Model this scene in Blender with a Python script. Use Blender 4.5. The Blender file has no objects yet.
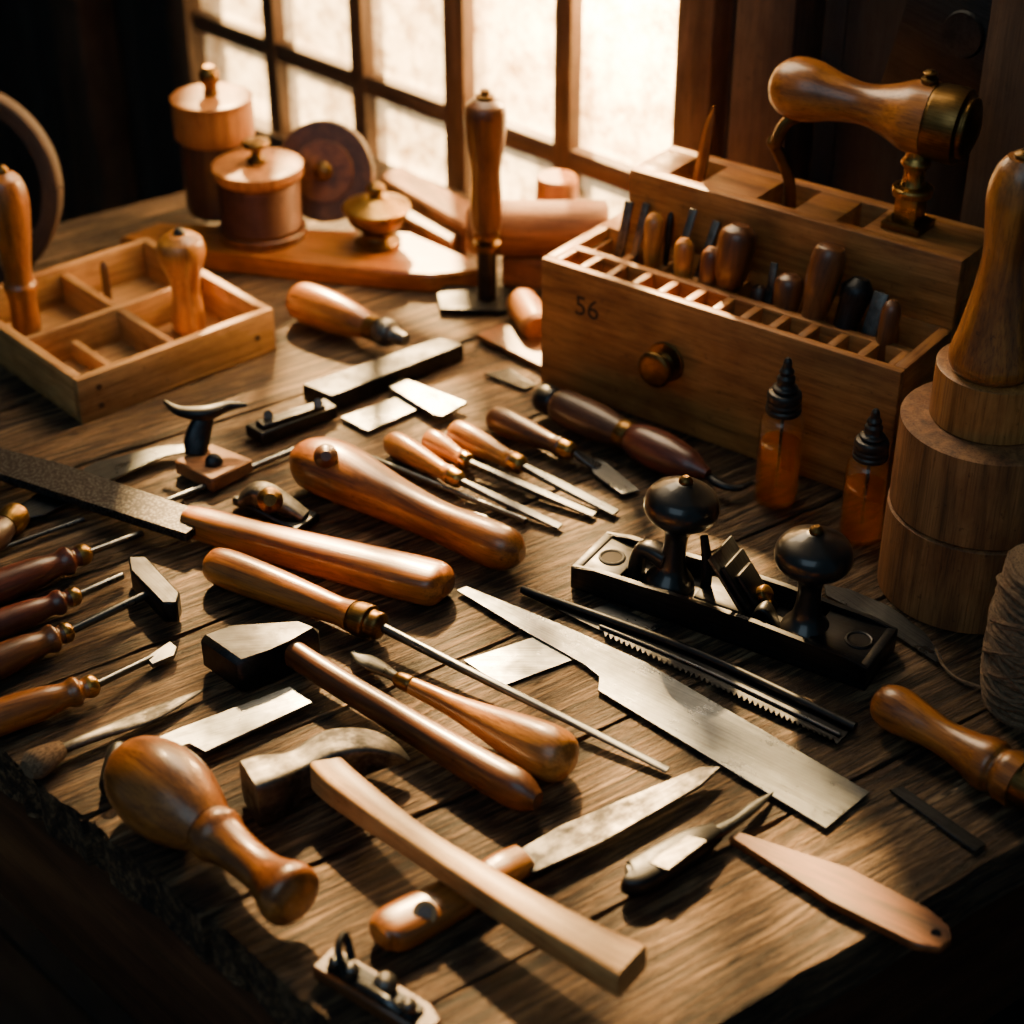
import bpy, bmesh, math, random
from mathutils import Vector, Matrix
random.seed(7)
FOC=1800.0; PIT=math.radians(33); H0=0.784; T=0.80
CP,SP=math.cos(PIT),math.sin(PIT)
# --- survey helpers: real positions on / above the bench (metres) -----------
def P(u,v,h=0.0):
    a=(u-512)/FOC;b=(512-v)/FOC
    dy=CP+b*SP;dz=-SP+b*CP
    t=(h-H0)/dz
    return Vector((a*t,dy*t,T+h))
def S(p):
    return FOC/(p.y*CP+(H0-(p.z-T))*SP)
def HT(p,v):
    k=(512-v)/FOC
    return H0+p.y*(k*CP-SP)/(CP+k*SP)
# ---------------------------------------------------------------- materials
MATS={}
def nt(name):
    m=bpy.data.materials.new(name);m.use_nodes=True
    n=m.node_tree.nodes;l=m.node_tree.links
    b=n['Principled BSDF'];return m,n,l,b
def gvec(n,l,sc,off=(0,0,0)):
    a=n.new('ShaderNodeAttribute');a.attribute_name='grain'
    mp=n.new('ShaderNodeMapping');mp.inputs['Scale'].default_value=sc;mp.inputs['Location'].default_value=off
    l.new(a.outputs['Vector'],mp.inputs['Vector']);return mp.outputs['Vector']
def noise(n,l,vec,scale=1,detail=5,rough=.55,dist=0):
    x=n.new('ShaderNodeTexNoise');x.inputs['Scale'].default_value=scale;x.inputs['Detail'].default_value=detail
    x.inputs['Roughness'].default_value=rough;x.inputs['Distortion'].default_value=dist
    l.new(vec,x.inputs['Vector']);return x.outputs['Fac']
def ramp(n,l,fac,stops):
    r=n.new('ShaderNodeValToRGB');e=r.color_ramp.elements
    e[0].position=stops[0][0];e[0].color=(*stops[0][1],1)
    e[1].position=stops[-1][0];e[1].color=(*stops[-1][1],1)
    for p,c in stops[1:-1]:
        q=e.new(p);q.color=(*c,1)
    l.new(fac,r.inputs['Fac']);return r.outputs['Color']
def mul(n,l,a,b,f=1.0,mode='MULTIPLY'):
    m=n.new('ShaderNodeMix');m.data_type='RGBA';m.blend_type=mode
    m.inputs[0].default_value=f
    l.new(a,m.inputs[6]);l.new(b,m.inputs[7]);return m.outputs[2]
def bump(n,l,b,h,s,d=.001):
    x=n.new('ShaderNodeBump');x.inputs['Strength'].default_value=s;x.inputs['Distance'].default_value=d
    l.new(h,x.inputs['Height'])
    l.new(x.outputs['Normal'],b.inputs['Normal']);return x
def wood(name,dark,light,rough=.38,coat=.25,gs=1.0,bs=.25,contrast=1.0):
    m,n,l,b=nt(name)
    mid=tuple((x+y)/2 for x,y in zip(dark,light))
    f1=noise(n,l,gvec(n,l,(6*gs,70*gs,70*gs)),1,6,.6,.8)
    c1=ramp(n,l,f1,[(.32,dark),(.5,mid),(.68,light)])
    f2=noise(n,l,gvec(n,l,(25,700,700)),1,4,.6)
    c2=ramp(n,l,f2,[(.32,(.5,.42,.38)),(.52,(1,1,1))])
    c=mul(n,l,c1,c2,.85*contrast)
    f3=noise(n,l,gvec(n,l,(14,22,22)),1,6,.65)
    c3=ramp(n,l,f3,[(.32,(.50,.34,.24)),(.55,(1,1,1))])
    c=mul(n,l,c,c3,.75)
    f4=noise(n,l,gvec(n,l,(130,190,190)),1,4,.7)
    c4=ramp(n,l,f4,[(.30,(.25,.18,.14)),(.38,(1,1,1))])
    c=mul(n,l,c,c4,.6)
    l.new(c,b.inputs['Base Color'])
    r=n.new('ShaderNodeMapRange');r.inputs['To Min'].default_value=rough+.14;r.inputs['To Max'].default_value=rough-.06
    l.new(f3,r.inputs['Value']);l.new(r.outputs['Result'],b.inputs['Roughness'])
    b.inputs['Coat Weight'].default_value=coat;b.inputs['Coat Roughness'].default_value=.2
    bump(n,l,b,f2,bs,.0008)
    MATS[name]=m;return m
def metal(name,col,rough=.3,met=1.0,blotch=.5,brush=.15,dark=.45):
    m,n,l,b=nt(name)
    f3=noise(n,l,gvec(n,l,(35,45,45)),1,8,.7)
    d=tuple(c*dark for c in col)
    c=ramp(n,l,f3,[(.38,d),(.58,col)])
    base=n.new('ShaderNodeRGB');base.outputs[0].default_value=(*col,1)
    c=mul(n,l,base.outputs[0],c,blotch,'MIX')
    f5=noise(n,l,gvec(n,l,(20,900,900)),1,2,.5)
    c5=ramp(n,l,f5,[(.35,(.5,.5,.5)),(.6,(1,1,1))])
    c=mul(n,l,c,c5,.7)
    l.new(c,b.inputs['Base Color']);b.inputs['Metallic'].default_value=met
    f2=noise(n,l,gvec(n,l,(40,1500,1500)),1,3,.6)
    r=n.new('ShaderNodeMapRange');r.inputs['From Min'].default_value=.3;r.inputs['From Max'].default_value=.7
    r.inputs['To Min'].default_value=rough+.2;r.inputs['To Max'].default_value=max(.05,rough-.08)
    l.new(f3,r.inputs['Value']);l.new(r.outputs['Result'],b.inputs['Roughness'])
    bump(n,l,b,f2,brush,.0004)
    MATS[name]=m;return m
wood('w_orange',(.13,.040,.006),(.50,.185,.030),.3,.5)
wood('w_rust',(.08,.024,.006),(.30,.095,.022),.42,.15)
wood('w_honey',(.22,.080,.013),(.62,.28,.060),.3,.5)
wood('w_brown',(.050,.017,.005),(.19,.070,.020),.33,.4)
wood('w_dark',(.028,.011,.006),(.10,.04,.018),.38,.3)
wood('w_red',(.05,.012,.007),(.18,.045,.022),.32,.4)
wood('w_pale',(.34,.175,.055),(.68,.42,.165),.5,.05)
wood('w_box',(.21,.080,.018),(.52,.225,.058),.48,.1)
wood('w_tray',(.32,.16,.05),(.64,.36,.13),.5,.05)
wood('w_block',(.12,.048,.015),(.36,.16,.052),.6,.0,bs=.8)
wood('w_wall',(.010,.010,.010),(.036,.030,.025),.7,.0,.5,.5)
wood('w_post',(.03,.018,.012),(.09,.05,.028),.65,0,.5,.5)
wood('w_frame',(.05,.03,.018),(.15,.09,.05),.55,.05)
metal('steel',(.15,.165,.18),.28)
metal('steel_bright',(.135,.152,.172),.27,1,.55,.4,.45)
metal('steel_dark',(.048,.052,.058),.40,1,.7,.15,.4)
metal('iron_black',(.038,.041,.046),.36,.9,.5,.1,.5)
metal('steel_worn',(.20,.197,.19),.44,1,.95,.4,.18)
metal('brass',(.50,.29,.08),.28,1,.6,.1,.4)
metal('brass_dark',(.21,.12,.038),.34,1,.7,.1,.4)
metal('copper_wire',(.13,.048,.018),.45,.3,.6,.1,.5)
def simple(name,col,rough,met=0,coat=0):
    m,n,l,b=nt(name)
    f=noise(n,l,gvec(n,l,(90,90,90)),1,4)
    c=ramp(n,l,f,[(.3,tuple(x*.6 for x in col)),(.65,col)])
    l.new(c,b.inputs['Base Color']);b.inputs['Roughness'].default_value=rough
    b.inputs['Metallic'].default_value=met;b.inputs['Coat Weight'].default_value=coat
    MATS[name]=m;return m
simple('black_lacquer',(.012,.011,.011),.3,0,.4)
simple('black_rubber',(.012,.012,.013),.4)
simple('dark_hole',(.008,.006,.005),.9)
simple('ink',(.03,.018,.01),.7)
def twine_mat():
    m,n,l,b=nt('twine')
    f=noise(n,l,gvec(n,l,(250,900,900)),1,4,.7)
    c=ramp(n,l,f,[(.35,(.06,.034,.018)),(.65,(.26,.17,.095))])
    l.new(c,b.inputs['Base Color']);b.inputs['Roughness'].default_value=.9
    bump(n,l,b,f,.9,.0012);MATS['twine']=m
twine_mat()
def rasp_mat():
    m,n,l,b=nt('rasp_steel')
    v=n.new('ShaderNodeTexVoronoi');v.inputs['Scale'].default_value=1
    l.new(gvec(n,l,(400,400,400)),v.inputs['Vector'])
    c=ramp(n,l,v.outputs['Distance'],[(.1,(.10,.10,.105)),(.6,(.02,.02,.022))])
    l.new(c,b.inputs['Base Color']);b.inputs['Metallic'].default_value=.8;b.inputs['Roughness'].default_value=.5
    bump(n,l,b,v.outputs['Distance'],-.6,.0006);MATS['rasp_steel']=m
rasp_mat()
def glassy(name,tint,tl,mixf,edge):
    m,n,l,b=nt(name)
    n.remove(b);out=n['Material Output']
    tr=n.new('ShaderNodeBsdfTransparent');tr.inputs[0].default_value=(*tint,1)
    gl=n.new('ShaderNodeBsdfGlossy');gl.inputs['Roughness'].default_value=.06
    df=n.new('ShaderNodeBsdfTranslucent');df.inputs[0].default_value=(*tl,1)
    lw=n.new('ShaderNodeLayerWeight');lw.inputs[0].default_value=.5
    rp=ramp(n,l,lw.outputs['Facing'],[(.35,(.05,)*3),(.95,(edge,)*3)])
    m1=n.new('ShaderNodeMixShader');m1.inputs[0].default_value=mixf
    l.new(tr.outputs[0],m1.inputs[1]);l.new(df.outputs[0],m1.inputs[2])
    m2=n.new('ShaderNodeMixShader');l.new(rp,m2.inputs[0])
    l.new(m1.outputs[0],m2.inputs[1]);l.new(gl.outputs[0],m2.inputs[2])
    l.new(m2.outputs[0],out.inputs[0]);MATS[name]=m
glassy('amber_glass',(1,.64,.22),(1,.46,.07),.20,.35)
glassy('clear_glass',(1,.90,.74),(1,.75,.4),.04,.7)
def pane():
    m,n,l,b=nt('frosted_glass')
    n.remove(b);out=n['Material Output']
    f=noise(n,l,gvec(n,l,(30,30,30)),1,9,.8)
    c=ramp(n,l,f,[(.38,(.30,.21,.12)),(.60,(1,.92,.78))])
    tl=n.new('ShaderNodeBsdfTranslucent');l.new(c,tl.inputs[0])
    tr=n.new('ShaderNodeBsdfTransparent');tr.inputs[0].default_value=(1,.95,.88,1)
    m1=n.new('ShaderNodeMixShader');m1.inputs[0].default_value=.4
    l.new(tl.outputs[0],m1.inputs[1]);l.new(tr.outputs[0],m1.inputs[2])
    l.new(m1.outputs[0],out.inputs[0]);MATS['frosted_glass']=m
pane()
def bench_mat():
    m,n,l,b=nt('bench_wood')
    g=gvec(n,l,(3.2,36,36))
    w=n.new('ShaderNodeTexNoise');w.inputs['Scale'].default_value=1;w.inputs['Detail'].default_value=9;w.inputs['Roughness'].default_value=.74;w.inputs['Distortion'].default_value=1.8
    l.new(g,w.inputs['Vector'])
    c1=ramp(n,l,w.outputs['Fac'],[(.37,(.028,.016,.010)),(.45,(.15,.084,.040)),(.54,(.33,.20,.098)),(.65,(.58,.39,.215))])
    fine=noise(n,l,gvec(n,l,(9,190,190)),1,8,.8)
    c2=ramp(n,l,fine,[(.44,(.13,.10,.08)),(.53,(1,1,1))])
    c=mul(n,l,c1,c2,.9)
    wv=n.new('ShaderNodeTexWave');wv.wave_type='BANDS';wv.bands_direction='Y';wv.inputs['Scale'].default_value=1
    wv.inputs['Distortion'].default_value=15;wv.inputs['Detail'].default_value=5;wv.inputs['Detail Scale'].default_value=1.1;wv.inputs['Detail Roughness'].default_value=.65
    l.new(gvec(n,l,(6,40,40)),wv.inputs['Vector'])
    c4=ramp(n,l,wv.outputs['Fac'],[(.05,(.28,.22,.18)),(.42,(1,1,1))])
    c=mul(n,l,c,c4,.7)
    ck=noise(n,l,gvec(n,l,(2.2,48,48),(5,2,0)),1,4,.55,.5)
    c5=ramp(n,l,ck,[(.486,(1,1,1)),(.497,(.03,.022,.018)),(.507,(.03,.022,.018)),(.518,(1,1,1))])
    c=mul(n,l,c,c5,.9)
    big=noise(n,l,gvec(n,l,(6,11,11),(3,1,2)),1,7,.7)
    c3=ramp(n,l,big,[(.38,(.34,.31,.30)),(.58,(1,1,1))])
    c=mul(n,l,c,c3,.8)
    l.new(c,b.inputs['Base Color'])
    r=n.new('ShaderNodeMapRange');r.inputs['To Min'].default_value=.75;r.inputs['To Max'].default_value=.36
    l.new(w.outputs['Fac'],r.inputs['Value']);l.new(r.outputs['Result'],b.inputs['Roughness'])
    b1=bump(n,l,b,fine,1.0,.005)
    b2=n.new('ShaderNodeBump');b2.inputs['Strength'].default_value=.8;b2.inputs['Distance'].default_value=.005
    l.new(wv.outputs['Fac'],b2.inputs['Height']);l.new(b2.outputs['Normal'],b1.inputs['Normal'])
    b3=n.new('ShaderNodeBump');b3.inputs['Strength'].default_value=.9;b3.inputs['Distance'].default_value=.012
    l.new(w.outputs['Fac'],b3.inputs['Height']);l.new(b3.outputs['Normal'],b2.inputs['Normal'])
    b4=n.new('ShaderNodeBump');b4.inputs['Strength'].default_value=.9;b4.inputs['Distance'].default_value=.003
    l.new(c5,b4.inputs['Height']);l.new(b4.outputs['Normal'],b3.inputs['Normal'])
    MATS['bench_wood']=m
bench_mat()
# ------------------------------------------------------------- mesh builder
def cat(vals,t):
    n=len(vals)-1
    x=t*n;i=min(int(x),n-1);f=x-i
    p0=vals[max(i-1,0)];p1=vals[i];p2=vals[i+1];p3=vals[min(i+2,n)]
    return .5*((2*p1)+(p2-p0)*f+(2*p0-5*p1+4*p2-p3)*f*f+(3*p1-p0-3*p2+p3)*f**3)
def smooth_prof(prof,sub=5):
    segs=[];cur=[prof[0]]
    for a,b in zip(prof,prof[1:]):
        if abs(a[0]-b[0])<1e-6: segs.append(cur);cur=[b]
        else: cur.append(b)
    segs.append(cur);out=[]
    for s in segs:
        if len(s)<3: out+=s;continue
        n=len(s)-1
        for i in range(n):
            for k in range(sub):
                f=k/sub
                p1,p2=s[i],s[i+1]
                d1=(s[i+1][1]-s[max(i-1,0)][1])/(s[i+1][0]-s[max(i-1,0)][0]+1e-9)
                j=min(i+2,n);d2=(s[j][1]-s[i][1])/(s[j][0]-s[i][0]+1e-9)
                dt=p2[0]-p1[0]
                h00=2*f**3-3*f*f+1;h10=f**3-2*f*f+f;h01=-2*f**3+3*f*f;h11=f**3-f*f
                r=h00*p1[1]+h10*dt*d1+h01*p2[1]+h11*dt*d2
                out.append((p1[0]+dt*f,max(r,0)))
        out.append(s[-1])
    return out
class Ob:
    def __init__(s,name):
        s.name=name;s.v=[];s.f=[];s.m=[];s.g=[];s.mats=[]
    def mi(s,mat):
        if mat not in s.mats:s.mats.append(mat)
        return s.mats.index(mat)
    def add(s,vs,fs,mat,M=None,gperm=None):
        off=Vector((random.uniform(0,9),random.uniform(0,9),random.uniform(0,9)))
        b=len(s.v);k=s.mi(mat)
        for p in vs:
            p=Vector(p);q=p if gperm is None else Vector((p[gperm[0]],p[gperm[1]],p[gperm[2]]))
            s.g.append(q+off);s.v.append(M@p if M else p)
        for f in fs:s.f.append([b+i for i in f]);s.m.append(k)
    def bm(s,bm,mat,M=None,gperm=None):
        bm.verts.index_update()
        s.add([v.co.copy() for v in bm.verts],[[v.index for v in f.verts] for f in bm.faces],mat,M,gperm);bm.free()
    def lathe(s,A,B,prof,mat,seg=36):
        L=(B-A).length;M=fr(A,B);pr=smooth_prof(prof)
        vs=[];fs=[]
        for t,r in pr:
            r=max(r,1e-5)
            for i in range(seg):
                a=2*math.pi*i/seg;vs.append((t*L,r*math.cos(a),r*math.sin(a)))
        n=len(pr)
        for j in range(n-1):
            for i in range(seg):
                i2=(i+1)%seg;fs.append([j*seg+i,j*seg+i2,(j+1)*seg+i2,(j+1)*seg+i][::-1])
        fs.append(list(range(seg)));fs.append([(n-1)*seg+i for i in range(seg)][::-1])
        s.add(vs,fs,mat,M)
    def sweep(s,pts,ws,hs,mat,n=2.0,seg=24,steps=28,up=Vector((0,0,1)),cap=True):
        pts=[Vector(p) for p in pts];vs=[];fs=[];gs=[]
        acc=0;prev=None
        if not isinstance(hs,(list,tuple)):hs=[hs]*2
        if not isinstance(ws,(list,tuple)):ws=[ws]*2
        for j in range(steps+1):
            t=j/steps;c=cat(pts,t)
            d=(cat(pts,min(t+.01,1))-cat(pts,max(t-.01,0))).normalized()
            side=up.cross(d).normalized();u2=d.cross(side)
            w=max(cat(ws,t),1e-4);h=max(cat(hs,t),1e-4)
            if prev is not None:acc+=(c-prev).length
            prev=c
            for i in range(seg):
                a=2*math.pi*i/seg;ca,sa=math.cos(a),math.sin(a)
                x=abs(ca)**(2/n)*(1 if ca>0 else -1)*w;y=abs(sa)**(2/n)*(1 if sa>0 else -1)*h
                vs.append(c+side*x+u2*y);gs.append(Vector((acc,x,y)))
        for j in range(steps):
            for i in range(seg):
                i2=(i+1)%seg;fs.append([j*seg+i,j*seg+i2,(j+1)*seg+i2,(j+1)*seg+i][::-1])
        fs.append(list(range(seg)));fs.append([steps*seg+i for i in range(seg)][::-1])
        b=len(s.g);s.add(vs,fs,mat);off=Vector((random.uniform(0,9),random.uniform(0,9),random.uniform(0,9)))
        for i,g in enumerate(gs):s.g[b+i]=g+off
    def tube(s,pts,r,mat,seg=10,steps=24):
        s.sweep(pts,[r,r],[r,r],mat,2,seg,steps)
    def prism(s,top,thick,mat,bev=.0006,segs=1):
        b=bmesh.new();c=sum(top,Vector())/len(top)
        best=max(((top[i]-top[j]) for i in range(len(top)) for j in range(i)),key=lambda d:d.length)
        ax=best.normalized();ax.z=0;ax.normalize();ang=math.atan2(ax.y,ax.x)
        M=Matrix.Translation(c)@Matrix.Rotation(ang,4,'Z');Mi=M.inverted()
        loc=[Mi@p for p in top]
        area=sum(loc[i].x*loc[(i+1)%len(loc)].y-loc[(i+1)%len(loc)].x*loc[i].y for i in range(len(loc)))
        if area<0:loc=loc[::-1]
        tv=[b.verts.new(p) for p in loc];bv=[b.verts.new(p-Vector((0,0,thick))) for p in loc]
        n=len(loc);b.faces.new(tv);b.faces.new(bv[::-1])
        for i in range(n):b.faces.new([tv[i],bv[i],bv[(i+1)%n],tv[(i+1)%n]])
        if bev>0:bmesh.ops.bevel(b,geom=b.edges[:],offset=bev,segments=segs,affect='EDGES',profile=.5,clamp_overlap=True)
        big=[f for f in b.faces if len(f.verts)>4]
        bmesh.ops.triangulate(b,faces=big)
        s.bm(b,mat,M)
    def box(s,M,size,mat,bev=.001,segs=2,gperm=None):
        b=bmesh.new();bmesh.ops.create_cube(b,size=1)
        for v in b.verts:v.co=Vector((v.co.x*size[0],v.co.y*size[1],v.co.z*size[2]))
        if bev>0:bmesh.ops.bevel(b,geom=b.edges[:],offset=bev,segments=segs,affect='EDGES',profile=.5,clamp_overlap=True)
        s.bm(b,mat,M,gperm)
    def b2(s,M,x0,x1,y0,y1,z0,z1,mat,bev=.001,gperm=None):
        s.box(M@Matrix.Translation(((x0+x1)/2,(y0+y1)/2,(z0+z1)/2)),(x1-x0,y1-y0,z1-z0),mat,bev,2,gperm)
    def done(s,ang=38):
        xs=[p.x for p in s.v];ys=[p.y for p in s.v];zs=[p.z for p in s.v]
        o=Vector(((min(xs)+max(xs))/2,(min(ys)+max(ys))/2,min(zs)))
        me=bpy.data.meshes.new(s.name);me.from_pydata([p-o for p in s.v],[],s.f)
        for m in s.mats:me.materials.append(MATS[m])
        me.polygons.foreach_set('material_index',s.m)
        me.polygons.foreach_set('use_smooth',[True]*len(s.f))
        at=me.attributes.new('grain','FLOAT_VECTOR','POINT')
        at.data.foreach_set('vector',[c for g in s.g for c in g])
        me.update()
        me.set_sharp_from_angle(angle=math.radians(ang))
        ob=bpy.data.objects.new(s.name,me);ob.location=o
        bpy.context.scene.collection.objects.link(ob);return ob
def fr(A,B,up=Vector((0,0,1))):
    x=(B-A).normalized()
    if abs(x.dot(up))>.98:up=Vector((0,1,0))
    y=up.cross(x).normalized();z=x.cross(y)
    M=Matrix((x,y,z)).transposed().to_4x4();M.translation=A;return M
def rotM(p,deg):
    return Matrix.Translation(p)@Matrix.Rotation(math.radians(deg),4,'Z')
def lay(o,a,b,secs,z=None,z1=None):
    mid=P((a[0]+b[0])/2,(a[1]+b[1])/2);k=1/S(mid)
    rm=max(r for _,pr in secs for _,r in pr)*k
    za=rm if z is None else z;zb=za if z1 is None else z1
    A=P(a[0],a[1],za);B=P(b[0],b[1],zb)
    for mat,pr in secs:o.lathe(A,B,[(t,r*k) for t,r in pr],mat)
    return za
def stand(o,base,vtop,secs,h=0.0,lean=None):
    A=P(base[0],base[1],h);B=A.copy();B.z=T+HT(A,vtop)
    if lean:B=B+Vector(lean)
    k=1/S((A+B)/2)
    for mat,pr in secs:o.lathe(A,B,[(t,r*k) for t,r in pr],mat)
    return A,B
def poly(o,pts,h,thick,mat,bev=.0005):
    o.prism([P(p[0],p[1],p[2] if len(p)>2 else h) for p in pts],thick,mat,bev)
def swp(o,pts,ws,hs,mat,n=2,**kw):
    W=[P(*p) for p in pts];k=1/S(W[len(W)//2])
    o.sweep(W,[w*k for w in ws],hs,mat,n,**kw)
# =================================================================== ROOM
D=1.28
NW=Vector((.70710678,.70710678,0));TW=Vector((.70710678,-.70710678,0))
MW=Matrix((TW,NW,Vector((0,0,1)))).transposed().to_4x4();MW.translation=NW*D
def s_at(u):
    a=(u-512)/FOC
    y=(D*math.sqrt(2)-a*H0*SP)/(1+a*CP);x=D*math.sqrt(2)-y
    return (x-y)*.70710678
WL,WR=s_at(192),s_at(672)
WZ0,WZ1=T-.03,T+1.05
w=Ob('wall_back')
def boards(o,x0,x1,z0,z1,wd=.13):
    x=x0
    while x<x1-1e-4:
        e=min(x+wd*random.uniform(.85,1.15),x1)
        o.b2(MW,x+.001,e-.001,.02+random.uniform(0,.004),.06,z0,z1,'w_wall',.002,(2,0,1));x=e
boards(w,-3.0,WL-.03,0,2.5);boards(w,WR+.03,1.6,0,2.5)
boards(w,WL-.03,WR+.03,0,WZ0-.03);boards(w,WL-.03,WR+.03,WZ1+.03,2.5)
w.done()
wn=Ob('window_1')
for x in (WL-.015,WR+.015):wn.b2(MW,x-.022,x+.022,-.005,.06,WZ0-.03,WZ1+.03,'w_frame',.003,(2,0,1))
for z in (WZ0-.015,WZ1+.015):wn.b2(MW,WL-.03,WR+.03,-.006,.06,z-.018,z+.018,'w_frame',.003)
NB=5
for i in range(1,NB):
    x=WL+(WR-WL)*i/NB;wd_=.0125 if i!=3 else .017
    wn.b2(MW,x-wd_,x+wd_,.003,.038,WZ0,WZ1,'w_frame',.004,(2,0,1))
for z in (T+.075,T+.345,T+.615,T+.885):
    wn.b2(MW,WL,WR,.005,.036,z-.012,z+.012,'w_frame',.004)
wn.add([(WL,.02,WZ0),(WR,.02,WZ0),(WR,.02,WZ1),(WL,.02,WZ1)],[[0,1,2,3]],'frosted_glass',MW)
wn.done()
tr=Ob('trim_1')
xx=s_at(760)
tr.b2(MW,xx-.035,xx+.03,-.025,.02,0,2.5,'w_post',.004,(2,0,1))
xx=s_at(1000);tr.b2(MW,xx-.05,xx+.06,-.03,.02,0,2.5,'w_post',.004,(2,0,1))
xx=s_at(95);tr.b2(MW,xx-.04,xx+.03,-.04,.02,0,2.5,'w_post',.004,(2,0,1))
tr.done()
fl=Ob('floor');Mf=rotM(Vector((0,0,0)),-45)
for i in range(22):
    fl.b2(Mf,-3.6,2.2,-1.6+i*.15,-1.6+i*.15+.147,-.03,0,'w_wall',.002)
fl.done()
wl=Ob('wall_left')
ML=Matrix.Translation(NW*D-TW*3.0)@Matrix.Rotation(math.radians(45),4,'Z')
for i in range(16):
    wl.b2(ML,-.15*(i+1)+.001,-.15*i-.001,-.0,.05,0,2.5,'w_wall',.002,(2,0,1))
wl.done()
# =================================================================== BENCH
C=Vector((-.012,.594,0));E1=Vector((.8186,.5766,0)).normalized();N1=Vector((-E1.y,E1.x,0))
MB=Matrix((E1,N1,Vector((0,0,1)))).transposed().to_4x4();MB.translation=C
be=Ob('workbench')
q=0
wds=[.105,.135,.12,.14,.11,.15,.125,.14,.12,.09]
for wd in wds:
    q0,q1=q+.0016,q+wd-.0016;a=lambda q:-.1735*q;bb=lambda q:.874-.173*q
    j=random.uniform(-.005,.005) ;zt=T-random.uniform(0,.0008)
    b=bmesh.new();nseg=40
    pts=[(a(q0)+j,q0)]
    for i in range(1,nseg):
        x=a(q0)+(bb(q0)-a(q0))*i/nseg;pts.append((x,q0+max(-.0003,random.gauss(.0003,.0009))))
    pts+=[(bb(q0),q0),(bb(q1),q1)]
    for i in range(1,nseg):
        x=bb(q1)+(a(q1)-bb(q1))*i/nseg;pts.append((x,q1-max(-.0003,random.gauss(.0003,.0009))))
    pts+=[(a(q1)+j,q1)]
    for i in range(1,12):
        f=i/12;pts.append((a(q1+(q0-q1)*f)+j+random.uniform(-.003,.003),q1+(q0-q1)*f))
    tv=[b.verts.new((x,y,zt)) for x,y in pts];bv=[b.verts.new((x,y,zt-.042)) for x,y in pts];n=len(pts)
    b.faces.new(tv);b.faces.new(bv[::-1])
    for i in range(n):b.faces.new([tv[i],bv[i],bv[(i+1)%n],tv[(i+1)%n]])
    bmesh.ops.bevel(b,geom=[e for e in b.edges if abs(e.verts[0].co.z-e.verts[1].co.z)<1e-5 and e.verts[0].co.z>zt-.01],offset=.0022,segments=2,affect='EDGES',clamp_overlap=True)
    bmesh.ops.triangulate(b,faces=[f for f in b.faces if len(f.verts)>4])
    be.bm(b,'bench_wood',MB)
    q+=wd
be.b2(MB,-.02,.84,.02,.05,T-.20,T-.043,'w_dark',.003)
MBL=MB@Matrix.Rotation(math.radians(9.85),4,'Z')
be.b2(MBL,.01,.04,.03,q-.03,T-.20,T-.043,'w_dark',.003,(1,0,2))
for (x,y) in ((.05,.06),(.70,.06),(-.12,1.1),(.5,1.1)):
    be.b2(MB,x,x+.08,y,y+.08,0,T-.043,'w_dark',.004,(2,0,1))
be.done(30)
# ============================================================ FOREGROUND
o=Ob('turned_mallet')
lay(o,(120,756),(300,903),[('w_orange',[(0,8),(.03,22),(.1,38),(.22,47),(.34,45),(.46,34),(.52,26)]),
 ('w_dark',[(.515,25),(.53,25)]),('w_orange',[(.53,27),(.57,28),(.61,24),(.72,20),(.82,21),(.88,26),(.93,31),(.975,29),(1,18)])]);o.done()
o=Ob('claw_hammer')
swp(o,[(250,794,.019),(270,787,.019),(298,775,.018),(332,760,.0185),(363,752,.020),(390,754,.018),(409,761,.013)],[25,24,17,22,19,12,2],[.0185,.0182,.0140,.0165,.0125,.0070,.0015],'steel_worn',6,seg=32,steps=40)
swp(o,[(324,770,.021),(345,790,.022),(420,845,.026),(510,903,.030),(590,950,.033),(632,972,.034)],[19,19,15,18,22,25],[.011,.010,.008,.009,.010,.010],'w_pale',7,seg=32)
o.done()
o=Ob('cross_peen_hammer')
poly(o,[(197,634),(232,622),(300,618),(323,627),(290,640),(268,650),(240,664)],.030,.029,'iron_black',.004)
swp(o,[(276,642,.017),(330,677,.016),(420,732,.015),(490,774,.015),(520,791,.015),(538,801,.015)],[12,13,15,18,17,8],[.011,.010,.011,.013,.013,.006],'w_brown',2.4)
o.done()
o=Ob('plane_iron_scraper')
poly(o,[(128,756),(160,736),(180,728),(290,686),(313,702),(205,752),(190,742),(170,748),(135,764)],.008,.003,'steel',.0006)
lay(o,(110,790),(120,748),[('steel_dark',[(0,9),(.1,12),(.9,12),(1,9)])]);o.done()
o=Ob('carving_knife')
swp(o,[(55,752,.008),(100,734,.007),(150,715,.006),(207,688,.004)],[6,8,11,1],[.003,.003,.002,.0006],'steel_worn',2)
lay(o,(27,770),(62,748),[('twine',[(0,10),(.2,15),(.5,14),(.8,11),(1,8)])]);o.done()
def driver(name,a,b,tip,mat,r=18,shaft=4,fer='brass',pr=None,z1=.004):
    o=Ob(name)
    pr=pr or [(0,r*.6),(.05,r*.95),(.3,r),(.55,r*.9),(.72,r*.7),(.78,r*.85),(.82,r*.85),(.86,r*.55),(.9,r*.6)]
    z=lay(o,a,b,[(mat,pr),(fer,[(.9,r*.62),(.93,r*.66),(.97,r*.6),(1,r*.4)])])
    k=1/S(P(*b));o.tube([P(b[0],b[1],z),P(*tip,z1+.002)],shaft*k,'steel',10,6)
    return o
o=driver('screwdriver',(-20,724),(98,684),(152,658),'w_orange',18)
poly(o,[(146,657),(170,641),(177,647),(174,655),(152,664)],.008,.004,'steel');o.done()
o=driver('tack_hammer',(-30,674),(72,630),(160,588),'w_brown',17,4.5,z1=.012)
poly(o,[(128,556),(146,556),(180,592),(177,603),(162,603),(130,570)],.022,.018,'iron_black',.0015);o.done()
o=driver('gouge',(-30,636),(80,594),(122,576),'w_red',15);o.done()
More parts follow.
